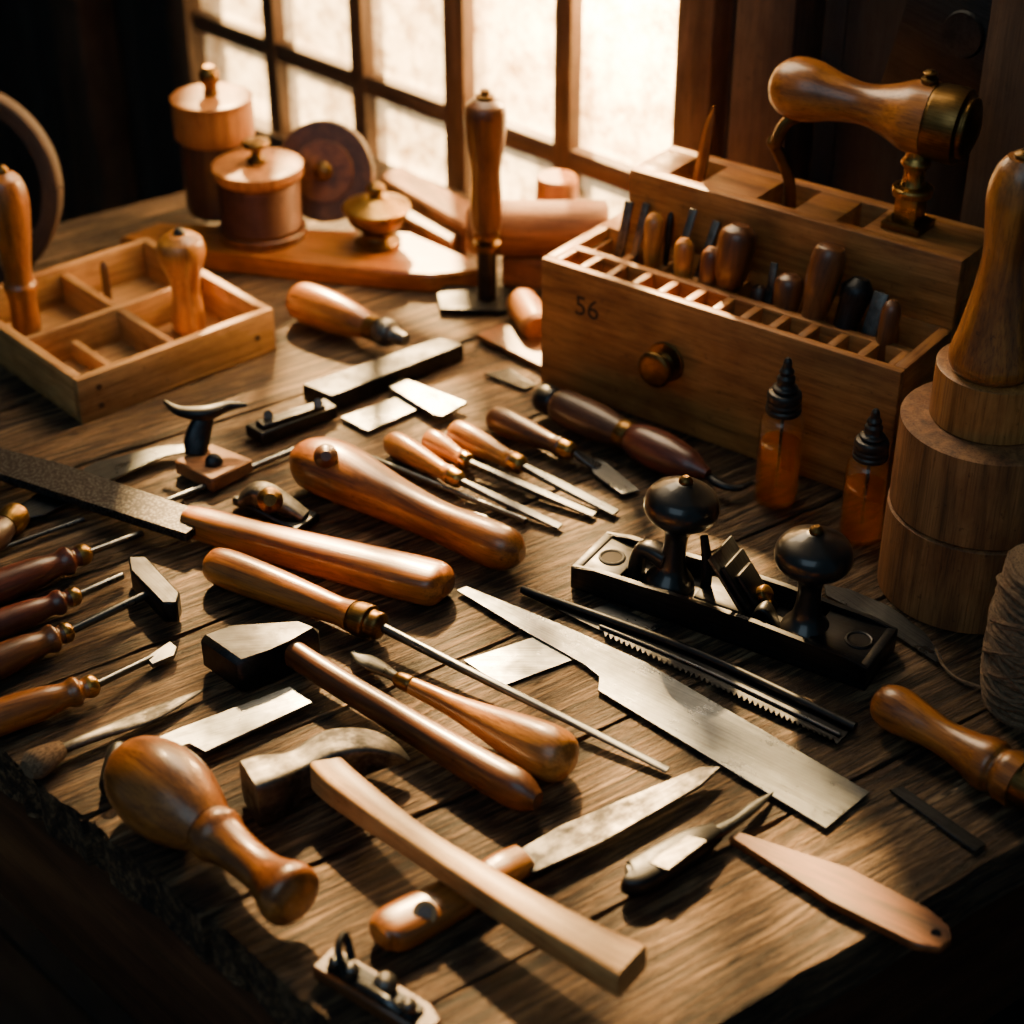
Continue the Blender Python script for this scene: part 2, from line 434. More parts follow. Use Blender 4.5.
o=driver('gouge',(-30,598),(90,552),(142,533),'w_red',17,3.5);o.done()
o=Ob('steel_scriber');o.tube([P(-20,556,.004),P(84,519,.004)],.002,'steel');o.done()
o=Ob('drawknife')
lay(o,(-30,560),(20,512),[('w_dark',[(0,14),(.5,15),(.7,12)]),('brass',[(.7,13),(.8,15),(.95,14),(1,8)])])
poly(o,[(14,508),(40,492),(95,462),(160,446),(205,443),(205,448),(165,455),(105,482),(45,514),(20,519)],.008,.002,'steel_bright',.0004)
o.done()
o=Ob('marking_gauge')
poly(o,[(174,460),(212,443),(253,459),(212,480)],.014,.013,'w_block',.0015)
o.lathe(P(214,462,.014),P(214,462,.018),[(0,.007),(.7,.007),(1,.004)],'steel_dark')
swp(o,[(196,455,.012),(197,440,.022),(202,423,.034),(206,410,.044)],[11,13,11,9],[.007,.007,.007,.006],'steel_dark',2.5,up=Vector((0,1,0.2)))
swp(o,[(165,402,.046),(180,411,.044),(205,413,.043),(228,406,.044),(247,405,.046)],[2,6,9,6,2],[.002,.004,.006,.004,.0015],'steel_dark',2.2)
o.done()
o=Ob('wood_rasp')
poly(o,[(-12,444),(60,463),(192,507),(203,521),(186,534),(100,506),(-12,470)],.019,.008,'rasp_steel',.0008)
swp(o,[(186,519,.015),(205,525,.014),(270,543,.014),(350,563,.014),(420,580,.014),(440,585,.014),(448,588,.014)],[12,16,18,22,25,22,10],[.010,.012,.013,.014,.014,.013,.006],'w_orange',3)
o.done()
o=Ob('steel_rod');o.tube([P(168,501,.004),P(302,447,.004)],.0028,'steel_bright');o.done()
o=Ob('long_turnscrew')
z=lay(o,(209,562),(384,628),[('w_orange',[(0,10),(.03,17),(.12,20),(.35,19),(.6,16),(.76,14),(.83,16)]),('brass_dark',[(.83,15),(.86,17),(.92,17),(.93,14),(.98,13),(1,6)])])
swp(o,[(380,626,z),(470,672,.012),(560,716,.008),(668,770,.003)],[5,5,5,5],[.0035,.003,.002,.001],'steel',2.5);o.done()
o=Ob('turning_gouge')
z=lay(o,(396,678),(573,764),[('brass_dark',[(0,6),(.02,8),(.08,9),(.1,7)]),('w_honey',[(.1,9),(.2,10),(.35,12),(.55,18),(.75,25),(.88,27),(.96,22),(1,8)])])
swp(o,[(352,652,.006),(365,660,.007),(380,668,.010),(402,681,z)],[3,10,9,4],[.001,.002,.003,.003],'steel',2);o.done()
# ---- saws and plates
o=Ob('back_saw')
poly(o,[(457,590),(466,586),(560,624),(622,652),(645,662),(870,792),(826,828),(598,690),(600,676),(585,664),(520,628)],.0035,.0016,'steel_bright',.0003)
o.done()
o=Ob('saw_blade')
top=[(520,591),(526,588),(600,612),(700,652),(856,724),(837,744)]
N=44;e=[]
for i in range(N):
    f=i/N;e.append((835+(600-835)*f,743+(634-743)*f));e.append((833+(600-835)*f,737+(634-743)*f))
poly(o,top+e+[(600,630)],.003,.0014,'steel_dark',0)
o.tube([P(522,589,.006),P(690,650,.006),P(855,727,.006)],.003,'steel_dark')
o.tube([P(600,626,.004),P(700,668,.004),P(840,735,.004)],.0013,'steel_bright')
o.done()
o=Ob('card_scraper');poly(o,[(464,660),(540,635),(572,660),(502,686)],.002,.0013,'steel',.0002);o.done()
o=Ob('card_scraper');poly(o,[(578,614),(610,603),(662,626),(632,640)],.002,.0013,'steel',.0002);o.done()
o=Ob('steel_strip');poly(o,[(889,789),(903,786),(987,844),(974,851)],.003,.0016,'steel_dark',.0003);o.done()
o=Ob('curved_blade');poly(o,[(824,584),(850,589),(890,606),(925,632),(943,658),(936,662),(900,638),(860,612),(826,595)],.003,.0016,'steel',.0003);o.done()
o=Ob('bench_knife')
swp(o,[(380,938,.010),(392,930,.010),(440,905,.0095),(490,878,.009),(500,872,.009)],[14,25,25,20,17],[.007,.0095,.009,.0075,.007],'w_orange',3)
swp(o,[(492,876,.009),(506,868,.009),(524,858,.009)],[18,19,17],[.008,.008,.006],'w_honey',3,steps=8)
o.lathe(P(425,913,.0175),P(425,913,.0196),[(0,.0075),(1,.007)],'w_pale')
o.lathe(P(425,913,.0185),P(425,913,.0199),[(0,.0045),(1,.004)],'w_brown')
poly(o,[(517,850),(560,826),(700,766),(722,766),(700,786),(600,842),(533,873)],.010,.003,'steel_worn',.0008);o.done()
o=Ob('putty_knife')
swp(o,[(628,878,.010),(640,876,.010),(690,846,.010),(716,832,.009)],[14,19,17,10],[.006,.008,.007,.005],'iron_black',3.5)
poly(o,[(648,862),(688,835),(708,840),(668,870)],.0185,.002,'steel_worn',.0005)
swp(o,[(712,835,.010),(735,822,.009),(755,806,.006),(773,793,.003)],[9,6,6,1],[.004,.003,.002,.001],'steel',2);o.done()
o=Ob('wooden_spatula')
poly(o,[(728,836),(740,831),(850,867),(930,908),(950,926),(953,940),(940,948),(915,944),(830,900)],.007,.006,'w_rust',.0012)
o.lathe(P(936,934,.007),P(936,934,.0076),[(0,.003),(1,.003)],'dark_hole');o.done()
o=Ob('gate_latch')
poly(o,[(311,966),(334,944),(432,1003),(442,1020),(424,1036)],.012,.010,'w_brown',.0015)
poly(o,[(325,966),(340,952),(425,1006),(412,1020)],.015,.003,'steel_dark',.0008)
for (u,v,r) in ((350,970,.005),(385,985,.007),(408,1006,.005),(335,962,.004)):
    o.lathe(P(u,v,.014),P(u,v,.022),[(0,r),(.6,r),(.8,r*.7),(1,r*.3)],'steel_worn')
o.tube([P(345,975,.018),P(338,950,.03),P(345,935,.03),P(352,960,.018)],.0025,'steel_dark')
o.tube([P(360,985,.018),P(385,1000,.024),P(400,1012,.02)],.003,'steel');o.done()
o=Ob('turned_chisel_handle')
lay(o,(877,698),(1070,812),[('w_orange',[(0,10),(.03,19),(.1,24),(.2,22),(.35,18),(.5,22),(.58,27),(.63,27),(.65,23),(.69,27),(.76,27)]),('brass_dark',[(.76,24),(.88,22),(1,16)])]);o.done()
# ---- mid chisels
def chisel(name,a,b,tip,mat,r,bw,fer='brass',extra=None):
    o=Ob(name)
    z=lay(o,a,b,[(mat,[(0,r*.5),(.06,r*.9),(.25,r),(.5,r*.85),(.75,r*.65),(.84,r*.75),(.86,r*.7)]),(fer,[(.86,r*.7),(.96,r*.66),(1,r*.4)])])
    swp(o,[(b[0],b[1],z),(b[0]*.6+tip[0]*.4,b[1]*.6+tip[1]*.4,z*.5+.002),(tip[0],tip[1],.003)],[bw*.6,bw,bw],[.003,.0022,.0012],'steel_bright',5,steps=14)
    if extra:poly(o,extra,.004,.002,'steel_bright',.0004)
    o.done()
chisel('wood_chisel',(388,440),(462,482),(560,527),'w_honey',13,5)
chisel('wood_chisel',(427,438),(470,463),(594,515),'w_honey',12,5)
chisel('wood_chisel',(452,430),(524,467),(616,513),'w_honey',14,6)
chisel('skew_chisel',(490,416),(574,453),(600,468),'w_brown',14,6,extra=[(584,456),(606,462),(640,490),(622,494),(594,474)])
o=Ob('steel_rod');o.tube([P(364,455,.004),P(526,521,.004)],.0026,'steel_bright');o.done()
o=Ob('bradawl')
lay(o,(540,396),(708,474),[('iron_black',[(0,12),(.03,15),(.09,15),(.11,12)]),('w_dark',[(.11,15),(.15,18),(.35,19),(.5,15)]),('brass_dark',[(.5,16),(.53,17),(.56,16)]),('w_red',[(.56,15),(.62,19),(.75,20),(.9,15),(.96,9),(1,5)])])
swp(o,[(703,472,.014),(720,484,.012),(738,488,.010),(753,482,.010)],[6,5,4,1.5],[.003,.003,.0025,.001],'steel_dark',2);o.done()
o=Ob('marking_knife');poly(o,[(408,502),(430,502),(486,515),(492,521),(470,520),(420,510)],.003,.002,'steel',.0004);o.done()
o=Ob('wooden_pistol_grip')
swp(o,[(297,458,.020),(310,462,.022),(340,472,.022),(390,498,.019),(440,522,.018),(490,543,.018),(512,551,.018),(522,555,.018)],[8,27,33,24,19,21,18,6],[.008,.020,.022,.018,.016,.018,.015,.006],'w_orange',2.3)
o.lathe(P(326,456,.041),P(326,456,.050),[(0,.009),(.4,.010),(.7,.008),(1,.004)],'w_dark');o.done()
o=Ob('hold_down_clamp')
poly(o,[(231,497),(262,486),(320,513),(296,530)],.009,.008,'steel_dark',.0015)
swp(o,[(240,500,.012),(258,494,.018),(280,502,.018),(305,516,.010)],[8,13,12,8],[.003,.009,.007,.003],'steel_worn',3)
o.lathe(P(270,500,.020),P(270,500,.036),[(0,.006),(.4,.005),(.5,.009),(.8,.010),(1,.005)],'brass_dark');o.done()
o=Ob('screwdriver')
z=lay(o,(294,298),(378,330),[('w_orange',[(0,8),(.04,16),(.15,20),(.45,20),(.75,16),(.9,12)]),('brass_dark',[(.9,13),(1,13)])])
lay(o,(376,329),(406,340),[('steel_worn',[(0,11),(.2,14),(.5,13),(.6,9),(1,6)])],z);o.done()
o=Ob('sharpening_stone');poly(o,[(302,384),(440,337),(464,344),(332,396)],.017,.017,'steel_dark',.001);o.done()
o=Ob('steel_guide_block')
poly(o,[(245,424),(325,398),(337,406),(262,434)],.013,.012,'steel_dark',.001)
poly(o,[(255,420),(320,401),(326,405),(263,426)],.017,.005,'steel_dark',.001)
for u,v in ((268,415),(318,403)):o.lathe(P(u,v,.016),P(u,v,.021),[(0,.004),(1,.004)],'steel_worn')
o.done()
o=Ob('plane_iron');poly(o,[(341,417),(402,395),(424,406),(368,431)],.004,.003,'steel',.0004);o.done()
o=Ob('plane_iron');poly(o,[(388,386),(404,378),(467,402),(442,416),(434,414)],.0085,.0035,'steel',.0004);o.done()
# =========================================================== HAND PLANE
o=Ob('hand_plane')
A=P(570,588);B=P(865,692);MP=fr(A,B);L=(B-A).length;Wd=.056
o.b2(MP,0,L,0,Wd,0.0003,.006,'iron_black',.001)
o.b2(MP,.03,L-.04,.003,Wd-.003,.004,.011,'iron_black',.001)
def cheek(y):
    b=bmesh.new();pr=[(0,.004),(0,.020),(.02,.023),(.06,.024),(.10,.026),(.15,.026),(.19,.024),(L-.02,.023),(L,.020),(L,.004)]
    f=[b.verts.new((x,y,z)) for x,z in pr];g=[b.verts.new((x,y+.0042,z)) for x,z in pr];n=len(pr)
    b.faces.new(f);b.faces.new(g[::-1])
    for i in range(n):b.faces.new([f[i],g[i],g[(i+1)%n],f[(i+1)%n]][::-1])
    bmesh.ops.bevel(b,geom=b.edges[:],offset=.0010,segments=2,affect='EDGES',clamp_overlap=True)
    bmesh.ops.recalc_face_normals(b,faces=b.faces[:]);o.bm(b,'iron_black',MP)
cheek(0);cheek(Wd-.0042)
o.b2(MP,0,.007,0,Wd,.004,.020,'iron_black',.001);o.b2(MP,L-.007,L,0,Wd,.004,.020,'iron_black',.001)
o.b2(MP,L-.05,L-.003,.003,Wd-.003,.004,.0195,'iron_black',.001)
o.b2(MP,.003,.036,.003,Wd-.003,.004,.0185,'iron_black',.001)
def ring(o,M,c,r,t,mat):
    pts=[M@Vector((c[0]+r*math.cos(a*math.pi/6),c[1]+r*math.sin(a*math.pi/6),c[2])) for a in range(13)]
    o.sweep(pts,[t,t],[t,t],mat,2,8,36)
for x in (.020,L-.018):
    h=.0195 if x>.1 else .0185
    ring(o,MP,(x,Wd/2,h),.009,.0015,'steel_dark')
    o.lathe(MP@Vector((x,Wd/2,h-.003)),MP@Vector((x,Wd/2,h+.0005)),[(0,.008),(1,.008)],'dark_hole')
Mt=MP@Matrix.Translation((.148,Wd/2,.006))@Matrix.Rotation(math.radians(-128),4,'Y')
o.b2(MP,.095,.138,.012,Wd-.012,.004,.022,'iron_black',.003)
o.box(Mt@Matrix.Translation((.034,0,.0)),(.066,.036,.003),'steel',.0008)
o.box(Mt@Matrix.Translation((.030,0,-.004)),(.052,.032,.004),'steel_dark',.0015)
o.box(Mt@Matrix.Translation((.026,0,-.008)),(.040,.022,.005),'iron_black',.002)
o.lathe(Mt@Vector((.022,0,-.009)),Mt@Vector((.022,0,-.017)),[(0,.007),(.8,.007),(1,.005)],'brass_dark')
o.sweep([MP@Vector((.098,Wd/2,.018)),MP@Vector((.098,Wd/2,.040)),MP@Vector((.094,Wd/2,.064))],[.004,.004,.003],[.004,.003,.002],'steel_dark',2.5,up=Vector((0,1,0)))
o.sweep([MP@Vector((.140,Wd/2-.012,.010)),MP@Vector((.150,Wd/2-.012,.030)),MP@Vector((.162,Wd/2-.010,.012))],[.004,.007,.005],[.002,.003,.002],'steel_dark',2.5)
K1=MP@Vector((.068,Wd/2,.010));K2=MP@Vector((.178,Wd/2,.010))
h1=HT(K1,482)+T;B1=Vector((K1.x+.008,K1.y,h1));B2=Vector((K2.x,K2.y,T+HT(K2,532)))
kp=[(0,.019),(.08,.018),(.2,.011),(.42,.0085),(.55,.0105),(.63,.018),(.70,.0255),(.79,.0275),(.89,.024),(.96,.014),(1,.006)]
o.lathe(K1,B1,kp,'black_lacquer')
o.lathe(B1-Vector((0,0,.002)),B1+Vector((0,0,.005)),[(0,.005),(.6,.005),(1,.002)],'brass_dark')
o.sweep([MP@Vector((.040,Wd/2,.012)),MP@Vector((.046,Wd/2,.036)),MP@Vector((.066,Wd/2,.034))],[.009,.008,.010],[.006,.006,.008],'black_lacquer',2.5)
o.lathe(K2,B2,kp,'black_lacquer')
o.lathe(B2-Vector((0,0,.002)),B2+Vector((0,0,.005)),[(0,.005),(.6,.005),(1,.002)],'brass_dark')
o.done()
# =========================================================== BOTTLES
def bottle(base,vt):
    o=Ob('dropper_bottle')
    stand(o,base,vt,[('clear_glass',[(0,17),(.01,21),(.04,22),(.55,22),(.60,19),(.63,13)]),('amber_glass',[(.03,18),(.05,20.5),(.42,20.5),(.425,19)]),
      ('steel_bright',[(.10,1.5),(.62,2)]),
      ('black_rubber',[(.62,13),(.63,17),(.655,18),(.67,16.5),(.69,17.5),(.71,16.5),(.73,17.5),(.77,16),(.78,12)]),('black_rubber',[(.78,12),(.80,13),(.82,9),(.84,8)]),('black_rubber',[(.84,9),(.87,9),(.89,6.5),(.91,7.5),(.94,5),(.98,4),(1,2)])]);o.done()
bottle((775,499),358);bottle((860,536),409)
# =========================================================== TOOL BOX
o=Ob('wooden_tool_block')
A=P(540,382);B=P(880,505);MX=fr(A,B);L=(B-A).length+.003;Hb=.122
yF=.088;yB=.158
o.b2(MX,0,L,0,.008,0,Hb,'w_box',.0015)
o.b2(MX,0,.010,.008,yF,0,Hb,'w_box',.001,(1,0,2));o.b2(MX,L-.010,L,.008,yF,0,Hb,'w_box',.001,(1,0,2))
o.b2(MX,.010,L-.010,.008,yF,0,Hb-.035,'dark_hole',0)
N=12;x0=.012;cw=(L-.024)/N
o.b2(MX,.010,L-.010,.033,.041,Hb-.036,Hb,'w_box',.0006)
for i in range(N+1):
    x=x0+i*cw;o.b2(MX,max(x-.0035,.010),min(x+.0035,L-.010),.008,.033,Hb-.036,Hb-.0003,'w_box',.0004,(1,0,2))
N2=9;cw2=(L-.024)/N2
for i in range(N2+1):
    x=x0+i*cw2;o.b2(MX,max(x-.0035,.010),min(x+.0035,L-.010),.041,yF,Hb-.036,Hb-.010,'w_box',.0004,(1,0,2))
H2=.182;xs=.030
o.b2(MX,0,L,yF,yB,0,Hb,'w_box',.001)
o.b2(MX,xs,L,yF,yF+.012,Hb,H2,'w_box',.0012);o.b2(MX,xs,L,yB-.012,yB,Hb,H2,'w_box',.0012)
hol=[(.062,.095),(.150,.187),(.225,.25)]
xsn=[xs]+[v for h in hol for v in h]+[L]
for a,b in zip(xsn[::2],xsn[1::2]):o.b2(MX,a,b,yF+.011,yB-.011,Hb,H2-.0003,'w_box',.0004)
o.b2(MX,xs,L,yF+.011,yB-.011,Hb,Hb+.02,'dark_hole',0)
kx=.132;kz=.064
def fp(x,y,z):return MX@Vector((x,y,z))
o.lathe(fp(kx,0,kz),fp(kx,-.024,kz),[(0,.017),(.12,.017),(.16,.009),(.45,.007),(.6,.013),(.8,.016),(.93,.013),(1,.004)],'brass_dark')
cu=bpy.data.curves.new('txt','FONT');cu.body='56';cu.size=.026;cu.extrude=.0003
to=bpy.data.objects.new('txt',cu);bpy.context.scene.collection.objects.link(to)
dg=bpy.context.evaluated_depsgraph_get();me=to.evaluated_get(dg).to_mesh()
Mtx=MX@Matrix.Translation((.036,-.0002,.080))@Matrix.Rotation(math.pi/2,4,'X')
o.add([v.co.copy() for v in me.vertices],[list(p.vertices) for p in me.polygons],'ink',Mtx)
bpy.data.objects.remove(to)
def peg(u,v,u2,v2,secs):
    A=P(u,v,Hb-.02);h=HT(A,v2);B=P(u2,v2,h);B.y=A.y+.01
    k=1/S(A)
    for mat,pr in secs:o.lathe(A,B,[(t,r*k) for t,r in pr],mat,20)
def hp(r):return [(0,r*.6),(.2,r*.7),(.35,r*.85),(.7,r),(.9,r*.9),(1,r*.45)]
def blade(u,v,u2,v2,wd,mat='steel'):
    A=P(u,v,Hb-.02);h=HT(A,v2);B=P(u2,v2,h);B.y=A.y+.01;k=1/S(A)
    M=fr(A,B,MX.to_3x3()@Vector((0,1,0)));Lh=(B-A).length
    o.box(M@Matrix.Translation((Lh/2,0,0)),(Lh,wd*k*2,.003),mat,.0008)
blade(618,262,630,206,5,'steel_worn');blade(632,266,647,208,4,'steel_worn')
peg(650,278,656,218,[('w_honey',hp(10))]);peg(664,276,672,217,[('steel_dark',hp(4))])
blade(672,285,695,214,4,'steel_worn');peg(681,294,686,243,[('w_honey',hp(10))])
blade(694,288,718,226,4,'steel_worn');peg(704,304,714,252,[('w_brown',hp(10))])
peg(724,308,742,230,[('brass_dark',[(0,9),(.25,10)]),('w_brown',[(.25,12),(.45,17),(.75,19),(.92,17),(1,9)])])
peg(756,316,762,290,[('w_dark',hp(9))]);blade(766,318,776,268,4,'steel_worn')
peg(784,328,792,279,[('w_brown',hp(15))])
peg(808,338,834,250,[('w_brown',[(0,11),(.3,13),(.6,17),(.85,17),(.97,14),(1,9)])])
peg(838,348,864,284,[('iron_black',[(0,12),(.6,14),(.85,16),(1,8)])])
blade(842,344,852,290,9,'steel_worn')
blade(862,356,884,298,8,'steel_worn')
peg(880,366,896,306,[('w_brown',hp(10))])
o.done()
o=Ob('pencil');Ax=fp(.078,yF+.028,Hb+.021);Bt=Ax+Vector((.014,0,.098))
o.lathe(Ax,Bt,[(0,.006),(.7,.005),(.85,.004),(1,.0006)],'w_orange',6);o.done()
o=Ob('brace_handle_tool')
yT=(yF+yB)/2
pb=fp(L-.064,yT,H2+.0003)
MPp=rotM(pb,math.degrees(math.atan2((B-A).y,(B-A).x)))
o.b2(MPp,-.017,.017,-.016,.016,0,.006,'brass_dark',.001)
o.b2(MPp,-.010,.010,-.010,.010,.005,.030,'brass',.002)
hC=HT(pb,130)
top=pb.copy();top.z=T+hC
o.lathe(pb+Vector((0,0,.028)),top,[(0,.016),(.12,.016),(.16,.010),(.4,.009),(.5,.012),(.6,.009),(1,.009)],'brass')
u_c=512+FOC*top.x/(top.y*CP+(H0-hC)*SP)
A1=P(u_c-148,82,hC+.012);B1=P(u_c+58,131,hC+.004)
k=1/S(top)
for mat,pr in [('w_orange',[(0,10),(.03,22),(.1,31),(.2,32),(.32,25),(.46,21),(.58,27),(.68,36),(.78,38)]),('brass_dark',[(.78,37),(.80,38),(.93,38),(.94,32),(.97,30),(1,10)])]:
    o.lathe(A1,B1,[(t,r*k) for t,r in pr],mat,40)
tp=A1.lerp(B1,.75);o.lathe(tp+Vector((0,0,36*k)),tp+Vector((0,0,50*k)),[(0,.007),(.4,.007),(.5,.004),(.8,.006),(1,.002)],'brass_dark')
hk=fp(.172,yT,Hb+.022)
p3=A1.lerp(B1,.20)
o.sweep([hk,hk+Vector((-.004,0,.050)),hk+Vector((-.020,0,.085)),Vector((p3.x-.026,p3.y,p3.z-.045)),Vector((p3.x-.018,p3.y,p3.z-.026)),Vector((p3.x+.004,p3.y,p3.z-.018))],[.005]*5+[.004],[.004]*5+[.003],'brass_dark',3,up=Vector((0,1,0)))
o.done()
# =========================================================== RIGHT STACK
o=Ob('chopping_block_stack')
c0=P(964,584);k=1/S(c0);R=86*k
hB=HT(c0,418)
def disc(o,c,z0,z1,r,mat,rad=.002):
    A=Vector((c.x,c.y,T+z0));B=Vector((c.x,c.y,T+z1));e=rad/(z1-z0)
    o.lathe(A,B,[(0,r-rad),(e*.6,r),(e*.6,r),(1-e*.6,r),(1-e*.6,r),(1,r-rad)],mat,64)
disc(o,c0,0,hB*.5-.0005,R*1.0,'w_block');disc(o,c0,hB*.5+.0005,hB,R*.985,'w_block')
c1=P(990,416,hB);disc(o,c1,hB,hB+.042,R*.66,'w_box')
o.done()
o=Ob('turned_table_leg')
c2=P(991,370,hB+.042)
b0=Vector((c2.x,c2.y,T+hB+.0423));t0=Vector((b0.x,b0.y,T+HT(b0,150)))
kk=1/S(t0)
for mat,pr in [('w_orange',[(0,40),(.03,46),(.08,47),(.2,40),(.4,31),(.55,28),(.7,31),(.82,33),(.92,27),(.97,18)]),('brass_dark',[(.97,12),(.985,12),(1,6)])]:
    o.lathe(b0,t0,[(t,r*kk) for t,r in pr],mat,48)
o.done()
o=Ob('twine_ball')
c=P(1033,706);r0=.033;hh=HT(c,562);pts=[];turns=19
for i in range(turns*20+1):
    f=i/(turns*20);a=2*math.pi*i/20
    z=.003+f*(hh-.006);rr=r0*(1+.08*math.sin(math.pi*f))+random.uniform(-.0003,.0003)
    pts.append(Vector((c.x+rr*math.cos(a),c.y+rr*math.sin(a),T+z)))
n=len(pts)
o.sweep(pts,[.0026,.0026],[.0026,.0026],'twine',2,7,n*1)
o.lathe(Vector((c.x,c.y,T+.001)),Vector((c.x,c.y,T+hh)),[(0,r0*.97),(.5,r0*1.04),(.98,r0*.95),(1,r0*.4)],'twine')
for i in range(26):
    ph=random.uniform(0,6.28);ti=random.uniform(.25,.62);zc=hh*random.uniform(.3,.7);rr=r0*1.10+random.uniform(0,.002)
    lp=[]
    for q_ in range(33):
        a=2*math.pi*q_/32
        z=zc+ti*r0*1.6*math.cos(a-ph);z=min(max(z,.004),hh-.003)
        f=z/hh;r2=rr*(1-.10*abs(2*f-1)**3)
        lp.append(Vector((c.x+r2*math.cos(a),c.y+r2*math.sin(a),T+z)))
    o.sweep(lp,[.0021,.0021],[.0021,.0021],'twine',2,6,48)
o.sweep([c+Vector((-.034,0,.004)),P(985,690,.003),P(960,680,.002),P(945,668,.003),P(935,650,.002)],[.0014,.0012],[.0014,.0012],'twine',2,6,30)
o.done()
# =========================================================== TRAY
o=Ob('divided_tray')
F=P(83,425);MT=rotM(F,42);a,b=.205,.215;hw=.043
o.b2(MT,0,a,0,b,0,.006,'w_tray',.001)
o.b2(MT,0,a,0,.009,.0,hw,'w_tray',.0012);o.b2(MT,0,a,b-.009,b,.0,hw,'w_tray',.0012)
o.b2(MT,0,.009,.009,b-.009,.0,hw,'w_tray',.0012,(1,0,2));o.b2(MT,a-.009,a,.009,b-.009,.0,hw,'w_tray',.0012,(1,0,2))
o.b2(MT,.009,a-.009,b*.48,b*.48+.008,.004,hw-.004,'w_tray',.001)
o.b2(MT,a*.5,a*.5+.008,.009,b-.009,.004,hw-.006,'w_tray',.001,(1,0,2))
o.b2(MT,a*.25,a*.25+.007,.009,b*.48,.004,hw-.020,'w_tray',.001,(1,0,2))
for x,z in ((.02,.012),(.02,.03),(a-.02,.02)):o.lathe(MT@Vector((x,0,z)),MT@Vector((x,-.0006,z)),[(0,.003),(1,.003)],'w_dark',12)
o.done()
o=Ob('turned_peg');stand(o,(28,333),165,[('w_orange',[(0,12),(.04,15),(.2,14),(.3,17),(.33,14),(.45,15),(.6,19),(.8,22),(.92,17),(.96,9)]),('brass_dark',[(.96,7),(.98,6),(1,3)])],.0063);o.done()
o=Ob('turned_peg');stand(o,(190,331),228,[('w_honey',[(0,13),(.06,17),(.25,16),(.4,14),(.55,17),(.75,24),(.88,22),(.95,12)]),('black_rubber',[(.95,6),(.97,6),(1,3)])],.0063);o.done()
o=Ob('thin_dowel');stand(o,(110,312),262,[('w_dark',[(0,4),(.9,4),(1,2)])],.0063);o.done()
# =========================================================== UPRIGHT MORTISE TOOL
o=Ob('upright_punch')
poly(o,[(437,294),(445,285),(519,286),(520,296),(505,310),(440,309)],.007,.006,'steel_dark',.001)
stand(o,(487,297),90,[('steel_dark',[(0,10),(.03,10),(.24,10),(.26,10)]),('brass_dark',[(.25,14),(.28,14),(.285,9),(.30,9),(.305,13),(.33,13)]),
 ('w_brown',[(.33,12),(.36,15),(.5,16),(.62,15),(.72,18),(.86,21),(.93,19),(.96,11)]),('brass_dark',[(.96,8),(.975,9),(.98,5),(1,5)])],.007);o.done()
# =========================================================== BACK SHELF ITEMS
hb=.02
o=Ob('orange_wood_board')
poly(o,[(117,238),(160,222),(410,232),(480,262),(480,270),(430,275),(300,262),(200,250)],hb,hb,'w_orange',.003);o.done()
o=Ob('thread_spool')
stand(o,(263,234),138,[('w_brown',[(0,44),(.08,45),(.09,44)]),('copper_wire',[(.09,39)]+[(.09+.5*i/20,39 if i%2 else 41) for i in range(1,20)]+[(.62,39)]),('w_box',[(.62,43),(.64,45),(.72,45),(.74,43),(.76,20)]),
 ('brass_dark',[(.75,10),(.8,10),(.82,6),(.9,6),(.92,13),(.97,13),(1,6)])],hb);o.done()
o=Ob('wooden_lid_jar')
stand(o,(222,209),66,[('w_dark',[(0,33),(.03,35),(.45,35),(.52,34)]),('w_box',[(.52,38),(.54,40),(.78,40),(.80,38),(.81,15)]),('brass_dark',[(.81,8),(.87,7),(.9,10),(.96,10),(1,5)])],hb);o.done()
o=Ob('grinding_wheel')
cc=P(326,224,hb);kk=1/S(cc);Rg=50*kk;axd=Vector((-.15,-.92,.36)).normalized()
cz=cc+Vector((0,.02,Rg*.96))
o.lathe(cz-axd*.006,cz+axd*.006,[(0,Rg-.002),(.2,Rg),(.8,Rg),(1,Rg-.002)],'w_dark',56)
o.lathe(cz+axd*.005,cz+axd*.008,[(0,Rg*.62),(1,Rg*.6)],'w_brown',48)
o.lathe(cz+axd*.006,cz+axd*.014,[(0,Rg*.20),(.7,Rg*.18),(1,Rg*.1)],'brass_dark')
o.done()
o=Ob('brass_oil_pot')
stand(o,(378,243),182,[('brass_dark',[(0,20),(.06,24),(.12,18),(.2,16),(.35,27),(.48,31),(.55,31)]),('brass',[(.55,31),(.57,34),(.62,34),(.70,23),(.78,12)]),('brass_dark',[(.78,7),(.84,6),(.88,10),(.94,9),(1,3)])],hb);o.done()
o=Ob('wood_offcut');poly(o,[(378,176),(400,164),(482,206),(466,226)],.035,.034,'w_block',.003);o.done()
o=Ob('wood_offcut');poly(o,[(395,212),(420,200),(470,225),(450,242)],.022,.021,'w_brown',.003);o.done()
o=Ob('wood_offcut');o.prism([Vector((-.01,1.615,T+.03)),Vector((.085,1.600,T+.03)),Vector((.085,1.650,T+.03)),Vector((-.01,1.655,T+.03))],.030,'w_block',.003);o.done()
o=Ob('log_offcut')
lay(o,(466,228),(608,228),[('w_block',[(0,16),(.03,23),(.3,26),(.6,25),(.97,26),(1,22)])],.0575);o.done()
o=Ob('wood_disc')
o.lathe(Vector((.045,1.693,T)),Vector((.045,1.693,T+.085)),[(0,.019),(.05,.021),(.95,.021),(1,.019)],'w_box');o.done()
o=Ob('wooden_dowel_roll');lay(o,(520,300),(538,330),[('w_box',[(0,12),(.1,16),(.9,16),(1,13)])]);o.done()
o=Ob('thin_board');poly(o,[(476,334),(505,322),(566,348),(545,368)],.007,.006,'w_brown',.001);o.done()
o=Ob('steel_wedge');poly(o,[(484,373),(510,368),(536,384),(525,389)],.003,.002,'steel_dark',.0004);o.done()
o=Ob('wooden_hoop')
ch=P(-30,292);Rh=.088;cz=Vector((ch.x,ch.y+.03,T+Rh+.010));pts=[]
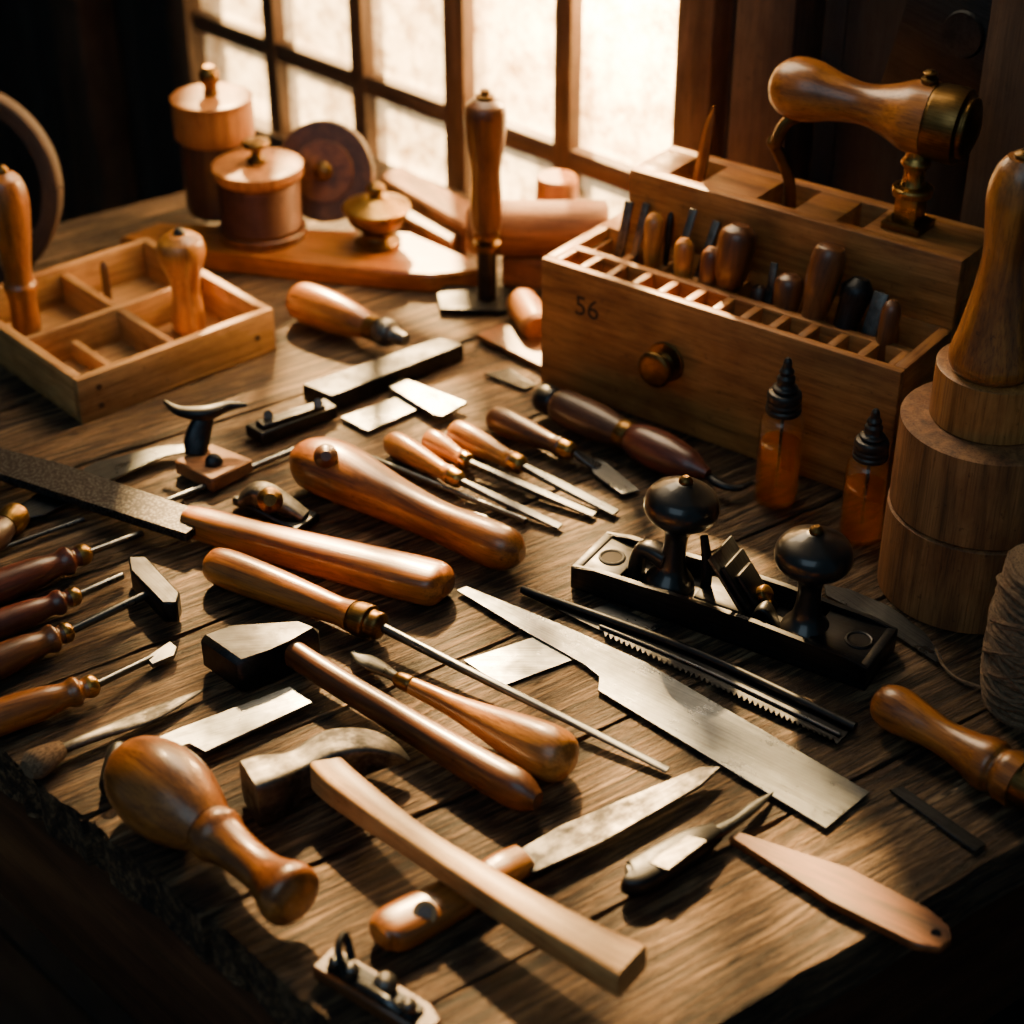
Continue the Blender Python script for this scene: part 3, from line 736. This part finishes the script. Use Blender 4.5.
for i in range(33):
    a_=2*math.pi*i/32;pts.append(cz+Vector((Rh*math.cos(a_),.02*math.sin(a_),Rh*math.sin(a_))))
o.sweep(pts,[.010,.010],[.010,.010],'w_post',4,12,64,up=Vector((0,1,0)));o.done()
o=Ob('hanging_iron_plate')
Ml=MW@Matrix.Translation((s_at(925),-.012,T+.30))@Matrix.Rotation(math.radians(12),4,'Y')
o.box(Ml,(.12,.02,.13),'iron_black',.004)
o.lathe(Ml@Vector((0,-.009,.02)),Ml@Vector((0,-.013,.02)),[(0,.02),(1,.018)],'steel_dark')
o.done()
# =================================================================== LIGHT
wd=bpy.data.worlds.new('world');bpy.context.scene.world=wd;wd.use_nodes=True
bg=wd.node_tree.nodes['Background'];bg.inputs[0].default_value=(.18,.34,.44,1);bg.inputs[1].default_value=.19
def light(name,kind,loc,tgt,e,col,**kw):
    ld=bpy.data.lights.new(name,kind);ld.energy=e;ld.color=col
    for k_,v_ in kw.items():setattr(ld,k_,v_)
    ob=bpy.data.objects.new(name,ld);ob.location=loc
    ob.rotation_euler=(Vector(tgt)-Vector(loc)).to_track_quat('-Z','Y').to_euler()
    bpy.context.scene.collection.objects.link(ob);return ob
light('sun','SUN',(0,3,3),Vector((0,3,3))+Vector((.06,-.8,-.6)),95,(1,.64,.27),angle=math.radians(3))
sm=(WL+WR)/2
pw=MW@Vector((sm,.9,T+.7));light('window_skylight','AREA',pw,MW@Vector((sm,0,T+.4)),46,(1,.74,.40),shape='RECTANGLE',size=1.3,size_y=1.3)
hp_=MW@Vector((s_at(595),.13,T+.30));light('low_sun_glow','POINT',hp_,(0,0,0),85,(1,.58,.22),shadow_soft_size=.05)
pi=MW@Vector((WR-.1,-.05,T+.75));light('added_window_fill','AREA',pi,(0.1,1.0,T),10,(1,.76,.48),shape='RECTANGLE',size=.6,size_y=.5)  # added lamp inside the room above view, imitates soft window light
light('room_fill','AREA',(-.6,-.6,2.6),(0,1.1,T),9,(.62,.84,1),shape='RECTANGLE',size=1.6,size_y=1.6)
# =================================================================== CAMERA
cd=bpy.data.cameras.new('camera');cam=bpy.data.objects.new('camera',cd);bpy.context.scene.collection.objects.link(cam)
cam.location=(0,0,T+H0);cam.rotation_euler=(math.pi/2-PIT,0,0);cd.lens=36*FOC/1024;cd.sensor_width=36
cd.dof.use_dof=True;cd.dof.focus_distance=1.28;cd.dof.aperture_fstop=4.5
cd.clip_start=.02
bpy.context.scene.camera=cam
